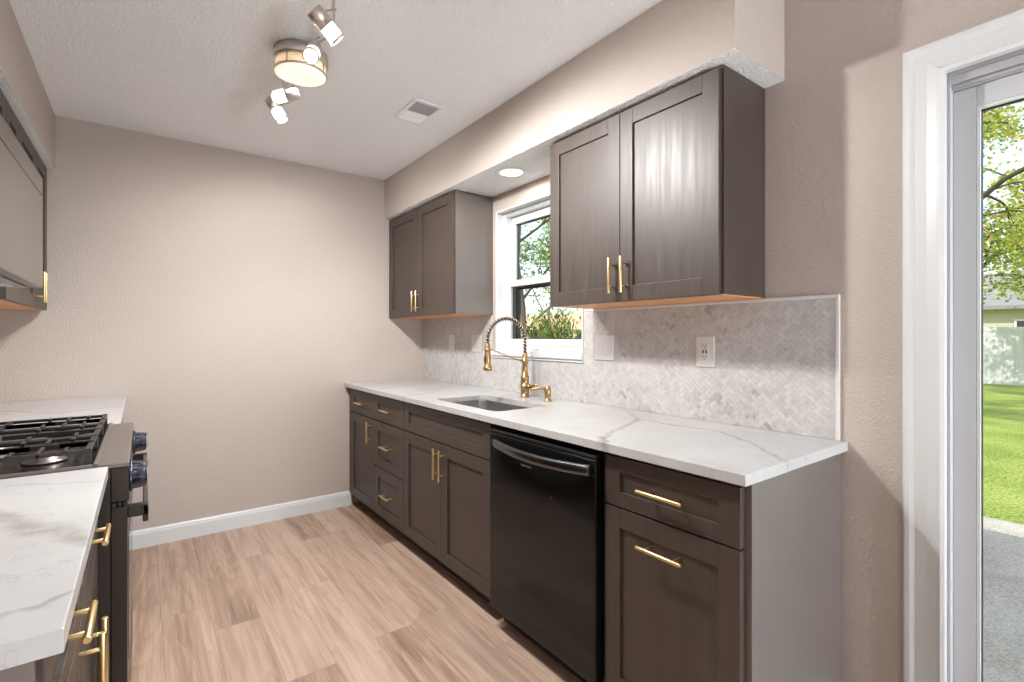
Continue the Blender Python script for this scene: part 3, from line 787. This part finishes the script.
# ------------------------------------------------------------------ ceiling fixture
TX, TY = -1.300, -1.435
t = thing('track_light', (TX, TY, CEIL), 'brushed nickel ceiling light with glowing drum and swivel spot heads on a rail', 'ceiling light')
MB().lathe((TX, TY, CEIL - .0005), (0, 0, -1), [(0, .102), (.004, .108), (.040, .108), (.044, .102), (.044, .02)], 48).build('canopy', M['nickel'], t)
dmm = MB().lathe((TX, TY, CEIL - .0450), (0, 0, -1), [(0, .100), (.044, .100)], 48).build('glass_band', M['band'], t)
b = MB()
for zz in (.0885, .046): b.lathe((TX, TY, CEIL - zz), (0, 0, -1), [(0, .1005), (0, .107), (.006, .107), (.006, .1005), (0, .1005)], 48, False)
for q in range(4):
    a = math.radians(45 + 90 * q); x, y = TX + .1035 * math.cos(a), TY + .1035 * math.sin(a); b.cone((x, y, CEIL - .045), (x, y, CEIL - .094), .003, seg=8)
b.build('drum_ring', M['nickel'], t)
MB().lathe((TX, TY, CEIL - .0895), (0, 0, -1), [(0, .099), (.006, .099), (.012, .08), (.015, .045), (.016, .005)], 48).build('diffuser', M['diffuser'], t)
RZ = CEIL - .085
for s_ in (-1, 1):      # curved rail halves
    pts = []
    for i in range(25):
        u_ = i / 24; y = TY + s_ * (.10 + (.70 if s_ < 0 else .30) * u_); pts.append((TX + .035 * math.sin(u_ * 2 * math.pi) * -s_, y, CEIL - .022 - .045 * min(1, u_ * 2.2)))
    MB().tube(pts, .0055, 10).build('rail', M['nickel'], t)
heads = [((-1.335, -1.915), (.78, .10, -.62), 1.0), ((-1.325, -1.715), (-.30, -.62, -.60), 1.0), ((-1.330, -1.300), (-.80, .42, -.30), 1.0), ((-1.335, -1.120), (.40, -.20, -.80), 1.0)]
HEADZ = CEIL - .135
headpos = []
for (hx, hy), dr_, k in heads:
    d_ = Vector(dr_).normalized(); cpt = Vector((hx, hy, HEADZ))
    a0_ = cpt - d_ * .055; rail_z = CEIL - .066
    st = MB().tube([(TX - .0, hy, rail_z), (hx, hy, rail_z - .02), tuple(cpt)], .0045, 8).build('stem', M['nickel'], t)
    hd = MB().lathe(a0_, d_, [(0, .006), (0, .026), (.003, .029), (.058, .029), (.058, .01)], 28).build('spot_head', M['nickel'], t)
    MB().lathe(a0_ + d_ * .0585, d_, [(0, .020), (0, .0275), (.046, .0275), (.046, .02)], 28).build('glass_sleeve', M['bulb'], hd)
    MB().lathe(a0_ + d_ * .1045, d_, [(0, .024), (0, .030), (.007, .030), (.007, .024), (0, .024)], 28, False).build('bezel', M['nickel'], hd)
    MB().lathe(a0_ + d_ * .105, d_, [(0, .0235), (.008, .0235), (.010, .015)], 28).build('lens', M['bulbface'], hd)
    headpos.append((a0_ + d_ * .150, d_))
# the light of the lamp itself
warm = (1, .98, .955)
spot('spot_glow', tuple(headpos[0][0]), tuple(headpos[0][0] + Vector((.26, -.03, -1))), 58, 170, warm, .03, .4)
spot('spot_glow', tuple(headpos[1][0]), tuple(headpos[1][0] + Vector((.3, -.2, -1))), 22, 172, warm, .03, .35)
spot('spot_glow', tuple(headpos[2][0]), tuple(headpos[2][0] + Vector((.35, .1, -1))), 22, 172, warm, .03, .35)
spot('spot_glow', tuple(headpos[3][0]), tuple(headpos[3][0] + Vector((.1, .3, -1))), 20, 172, warm, .03, .35)
area('drum_glow', (TX, TY, CEIL - .115), (TX, TY, 0), .2, .2, 5, warm)

# recessed soffit light
t = thing('recessed_light', (-.195, -1.47, SZ), 'round white recessed light in the soffit over the sink', 'ceiling light')
MB().lathe((-.195, -1.47, SZ - .0003), (0, 0, -1), [(0, .092), (.004, .090), (.006, .080), (.004, .066), (.0, .066)], 44, False).build('trim_ring', M['bright'], t)
MB().lathe((-.195, -1.47, SZ - .0005), (0, 0, -1), [(0, .066), (.003, .064), (.0035, .01)], 44).build('led_disc', M['led'], t)
area('recessed_glow', (-.195, -1.47, SZ - .012), (-.195, -1.47, 0), .12, .12, 1.6, (1, .93, .85))

# ceiling vent
t = thing('ceiling_vent', (-.645, -1.23, CEIL), 'white rectangular air register in the ceiling', 'vent')
vx0, vx1, vy0, vy1 = -.735, -.560, -1.365, -1.095
b = MB(); ring(b, vx0, vx1, vy0, vy1, 0, 1, .02)
b = MB(); z0, z1 = CEIL - .007, CEIL - .0004
b.box(vx0, vx0 + .022, vy0, vy1, z0, z1); b.box(vx1 - .022, vx1, vy0, vy1, z0, z1); b.box(vx0 + .022, vx1 - .022, vy0, vy0 + .022, z0, z1); b.box(vx0 + .022, vx1 - .022, vy1 - .022, vy1, z0, z1)
b.build('register_frame', M['bright'], t, .002)
b = MB()
for i in range(11):
    y = vy0 + .03 + i * (vy1 - vy0 - .06) / 10
    s_ = -1 if i < 6 else 1
    b.prism([(vx0 + .022, y - .008 * s_, CEIL - .0015), (vx0 + .022, y - .006 * s_, CEIL - .0010), (vx0 + .022, y + .009 * s_, CEIL - .0085), (vx0 + .022, y + .007 * s_, CEIL - .0090)], (vx1 - vx0 - .044, 0, 0))
b.build('louvers', M['bright'], t)
MB().box(vx0 + .022, vx1 - .022, vy0 + .022, vy1 - .022, CEIL - .0009, CEIL - .0004).build('duct_opening', plain('duct_grey', (.5, .5, .5), .8), t)

# glowing globe on a stand, added unseen behind the viewer as fill light
LX, LY, LZ, GR = -.34, -5.42, 1.0, .23
t = thing('fill_globe', (LX, LY, 0), 'unseen glowing globe on a stand, added behind the viewer as fill light', 'fill light')
MB().lathe((LX, LY, 0), (0, 0, 1), [(0, .15), (.012, .15), (.018, .14), (.024, .012), (LZ - GR - .03, .012), (LZ - GR - .02, .055), (LZ - GR + .004, .055)], 32).build('stand', M['nickel'], t)
prof = [(GR - GR * math.cos(a), GR * math.sin(a)) for a in [math.radians(12 + 164 * i / 24) for i in range(25)]]
MB().lathe((LX, LY, LZ - GR), (0, 0, 1), prof, 40).build('globe', emis('fill_globe_glow', (.83, .925, 1), 68), t)

# ------------------------------------------------------------------ outdoors
GZ = -.15
def mat_grass():
    m = NT('lawn_grass'); p = m.pos(); n = m.noise(p, 38, 4, .7)[0]; n2 = m.noise(p, 1.3, 3, .6)[0]; n3 = m.noise(p, 260, 2, .6)[0]
    f = m.math('ADD', m.math('MULTIPLY', n, .75), m.math('ADD', m.math('MULTIPLY', n2, .25), m.math('MULTIPLY', n3, .15)))
    c = m.ramp(f, [(.44, (.05, .10, .01)), (.51, (.16, .26, .02)), (.60, (.34, .42, .06)), (.74, (.58, .58, .22))])
    m.set(Base_Color=c, Roughness=.8); m.bump(n3, .6, .02); return m.m
def mat_conc():
    m = NT('patio_concrete'); p = m.pos(); n = m.noise(p, 90, 5, .75)[0]; n2 = m.noise(p, 2.2, 3, .6)[0]
    c = m.ramp(m.math('ADD', m.math('MULTIPLY', n, .7), m.math('MULTIPLY', n2, .3)), [(.36, (.22, .195, .165)), (.5, (.42, .385, .34)), (.64, (.66, .61, .55))])
    m.set(Base_Color=c, Roughness=.85); m.bump(n, .3, .004); return m.m
structure('lawn', MB().box(-4, 70, -50, 60, GZ - .3, GZ - .01), mat_grass(), 'bright green back lawn')
structure('patio_slab', MB().box(T + .002, 3.36, -9, -.4, GZ - .28, GZ + .02), mat_conc(), 'grey concrete patio outside the sliding door')
structure('roof', MB().prism([(-3.4, -7.6, 2.60), (T + .30, -7.6, 2.60), (T + .30, -7.6, 2.70), (-1.3, -7.6, 3.5), (-3.4, -7.6, 3.0)], (0, 8.2, 0)), plain('roof_shingle', (.12, .11, .10), .9), 'house roof over the room')
# vinyl fence
def fence(x, ya, yb, lab, n):
    f = thing('vinyl_fence', (x, (ya + yb) / 2, GZ), lab, 'fence')
    step = (yb - ya) / n
    for i in range(n):
        y0, y1 = ya + i * step + .065, ya + (i + 1) * step - .065
        b = MB(); b.box(x - .02, x + .02, y0, y1, GZ + .05, GZ + .20); b.box(x - .02, x + .02, y0, y1, GZ + 1.56, GZ + 1.68)
        k = int((y1 - y0) / .16); wv = (y1 - y0) / k
        for j in range(k): b.box(x - .011, x + .011, y0 + j * wv + .002, y0 + (j + 1) * wv - .002, GZ + .20, GZ + 1.56)
        b.build('fence_panel', M['fence'], f)
    for i in range(n + 1):
        y = ya + i * step; pb = MB().box(x - .06, x + .06, y - .06, y + .06, GZ - .02, GZ + 1.74)
        pb.prism([(x - .075, y - .075, GZ + 1.74), (x + .075, y - .075, GZ + 1.74), (x + .075, y + .075, GZ + 1.74), (x - .075, y + .075, GZ + 1.74)], (0, 0, .03))
        pb.build('fence_post', M['fence'], f)
M['fence'] = plain('white_vinyl_fence', (.58, .58, .60), .6)
fence(17.7, -9.6, 9.6, 'white vinyl privacy fence across the far side of the lawn', 8)

def gable(x0, x1, y0, y1, h, rh, axis, wallm, roofm, lab, over=.5):
    r = thing('neighbour_house', ((x0 + x1) / 2, (y0 + y1) / 2, GZ), lab, 'house')
    MB().box(x0, x1, y0, y1, GZ, GZ + h).build('walls', wallm, r)
    z0 = GZ + h; b = MB()
    if axis == 'Y':
        xm = (x0 + x1) / 2; b.prism([(x0 - over, y0 - over, z0), (x1 + over, y0 - over, z0), (x1 + over, y0 - over, z0 + .15), (xm, y0 - over, z0 + rh), (x0 - over, y0 - over, z0 + .15)], (0, y1 - y0 + 2 * over, 0))
    else:
        ym_ = (y0 + y1) / 2; b.prism([(x0 - over, y0 - over, z0), (x0 - over, y1 + over, z0), (x0 - over, y1 + over, z0 + .15), (x0 - over, ym_, z0 + rh), (x0 - over, y0 - over, z0 + .15)], (x1 - x0 + 2 * over, 0, 0))
    b.build('roof', roofm, r)
    for k in range(3):
        y = y0 + (y1 - y0) * (k + .5) / 3
        wf = ring(MB(), x0 - .05, x0 + .01, y - .6, y + .6, GZ + 1.0, GZ + 2.1, .07).build('window', M['vinyl'], r)
        MB().box(x0 - .02, x0 - .002, y - .53, y + .53, GZ + 1.07, GZ + 2.03).build('window_pane', M['knob'], wf)
    return r
gable(26, 35, -9, 8, 2.5, 1.9, 'Y', plain('tan_siding', (.50, .47, .36), .8), plain('grey_shingles', (.24, .24, .25), .9), 'grey-roofed house beyond the white fence')
gable(40, 52, 34, 62, 2.2, 2.4, 'Y', plain('cream_siding', (.62, .52, .40), .8), plain('tan_shingles', (.62, .40, .24), .9), 'tan-roofed house seen low through the sink window')

def leafmat(name, cols):
    m = NT(name); at = m.n.new('ShaderNodeAttribute'); at.attribute_name = 'tone'
    m.set(Base_Color=m.ramp(at.outputs['Fac'], cols), Roughness=.6)
    m.b.inputs['Subsurface Weight'].default_value = 0
    tl = m.n.new('ShaderNodeBsdfTranslucent'); mx = m.n.new('ShaderNodeMixShader'); mx.inputs[0].default_value = .4
    m.l.new(m.ramp(at.outputs['Fac'], cols), tl.inputs[0]); m.l.new(m.b.outputs[0], mx.inputs[1]); m.l.new(tl.outputs[0], mx.inputs[2])
    m.l.new(mx.outputs[0], m.n['Material Output'].inputs[0]); return m.m
M['leaf_y'] = leafmat('spring_leaves', [(.0, (.16, .26, .03)), (.45, (.42, .52, .08)), (.8, (.70, .66, .16)), (1, (.80, .52, .14))])
M['leaf_g'] = leafmat('green_leaves', [(.0, (.09, .18, .03)), (.5, (.28, .42, .07)), (1, (.55, .62, .16))])
M['juniper'] = leafmat('juniper_needles', [(.0, (.015, .035, .006)), (.5, (.09, .18, .02)), (.8, (.30, .40, .05)), (1, (.50, .55, .09))])
M['bark'] = plain('tree_bark', (.10, .08, .06), .9)
def add_leaf(bm, lay, p, d, s, wd, rng):
    d = d.normalized(); sd = d.orthogonal().normalized(); a = rng.uniform(0, 6.28); sd = (sd * math.cos(a) + d.cross(sd) * math.sin(a)) * wd
    tone = rng.random()
    v = [bm.verts.new(q) for q in (p, p + d * s * .5 + sd * s, p + d * s, p + d * s * .5 - sd * s)]
    for q in v: q[lay] = tone
    bm.faces.new(v)
def tree(x, y, h, spread, seed, leafm, lab, nleaf=5, lsize=.09, trunk=.13, lean=(0, 0), grp=None, start=.28, droop=0.0, levels=3, name='yard_tree'):
    rng = random.Random(seed); r = thing(name, (x, y, GZ), lab, 'tree', grp)
    b = MB(); lf = MB(); lay = lf.bm.verts.layers.float.new('tone')
    def branch(p, d, L, rad, lvl):
        pts = [p]; n = 5; dd = d.normalized(); q = p
        for i in range(n):
            dd = (dd + Vector((rng.uniform(-1, 1), rng.uniform(-1, 1), rng.uniform(-.6, .8) - droop * lvl)) * .20).normalized(); q = q + dd * L / n; pts.append(q)
        b.tube(pts, [rad * (1 - .55 * i / n) for i in range(n + 1)], 6 if lvl < 2 else 4)
        if lvl >= 2:
            for pp in pts[1:]:
                for _ in range(nleaf):
                    o = Vector((rng.gauss(0, 1), rng.gauss(0, 1), rng.gauss(0, 1))) * .13
                    add_leaf(lf.bm, lay, pp + o, Vector((rng.uniform(-1, 1), rng.uniform(-1, 1), rng.uniform(-.7, .4))), lsize * rng.uniform(.7, 1.3), .35, rng)
        if lvl < levels:
            k = {0: 9, 1: 6, 2: 4}.get(lvl, 3)
            for j in range(k):
                t_ = start + (1 - start) * (j + rng.random()) / k if lvl == 0 else .25 + .75 * (j + rng.random()) / k
                idx = min(n - 1, int(t_ * n)); pp = pts[idx].lerp(pts[idx + 1], t_ * n - idx)
                a = rng.uniform(0, 6.28); e = rng.uniform(.15, .75) if lvl == 0 else rng.uniform(-.2, .6)
                out = Vector((math.cos(a) * math.cos(e), math.sin(a) * math.cos(e), math.sin(e)))
                branch(pp, (out + dd * .35), (spread if lvl == 0 else L * .5) * rng.uniform(.7, 1.1), rad * .42, lvl + 1)
    branch(Vector((x, y, GZ)), Vector((lean[0], lean[1], 1)), h * .8, trunk, 0)
    b.build('trunk', M['bark'], r); lf.build('foliage', leafm, r)
    return r
def juniper(x, y, h, rad, seed, lab, n=420):
    rng = random.Random(seed); r = thing('juniper_bush', (x, y, GZ), lab, 'bush')
    lf = MB(); lay = lf.bm.verts.layers.float.new('tone'); st = MB()
    for i in range(n):
        a = rng.uniform(0, 6.28); e = rng.uniform(.1, 1.45); L = rng.uniform(.6, 1.0)
        d = Vector((math.cos(a) * math.cos(e) * rad, math.sin(a) * math.cos(e) * rad, math.sin(e) * h)) * L
        base = Vector((x, y, GZ)); tip = base + d; mid = base + d * .5
        if i % 12 == 0: st.tube([base + Vector((rng.uniform(-.05, .05), rng.uniform(-.05, .05), 0)), mid, tip], [.02, .012, .004], 5)
        for k in range(36):
            t_ = rng.uniform(.45, 1.0); p = base + d * t_ + Vector((rng.gauss(0, 1), rng.gauss(0, 1), rng.gauss(0, 1))) * .05
            add_leaf(lf.bm, lay, p, d.normalized() + Vector((rng.uniform(-1, 1), rng.uniform(-1, 1), rng.uniform(-.2, .9))) * .7, rng.uniform(.035, .08), .16, rng)
    st.build('stems', M['bark'], r); lf.build('foliage', M['juniper'], r); return r
# positions are walked out from the windows, in metres
juniper(1.95, .62, 1.80, .75, 3, 'spreading green juniper just outside the sink window', 900)
juniper(4.1, 1.55, 1.66, .95, 4, 'lower yellow-green juniper at right in the sink window', 700)
tree(5.2, 5.2, 6.5, 2.3, 11, M['leaf_g'], 'leafy yard tree behind the juniper, seen through the sink window', 7, .07, .08)
tree(9.5, 7.0, 7.5, 2.8, 12, M['leaf_g'], 'second leafy yard tree farther right in the sink window', 10, .075, .14, (.12, -.1))
tree(8.6, -1.2, 6.8, 2.9, 21, M['leaf_y'], 'yellow-green tree arching over the lawn, seen through the sliding door', 14, .065, .11, start=.22, droop=.45)
tree(13.2, -2.15, 6.0, 2.7, 22, M['leaf_y'], 'spring tree near the white fence beyond the lawn', 9, .09, .10, start=.2, droop=.3)
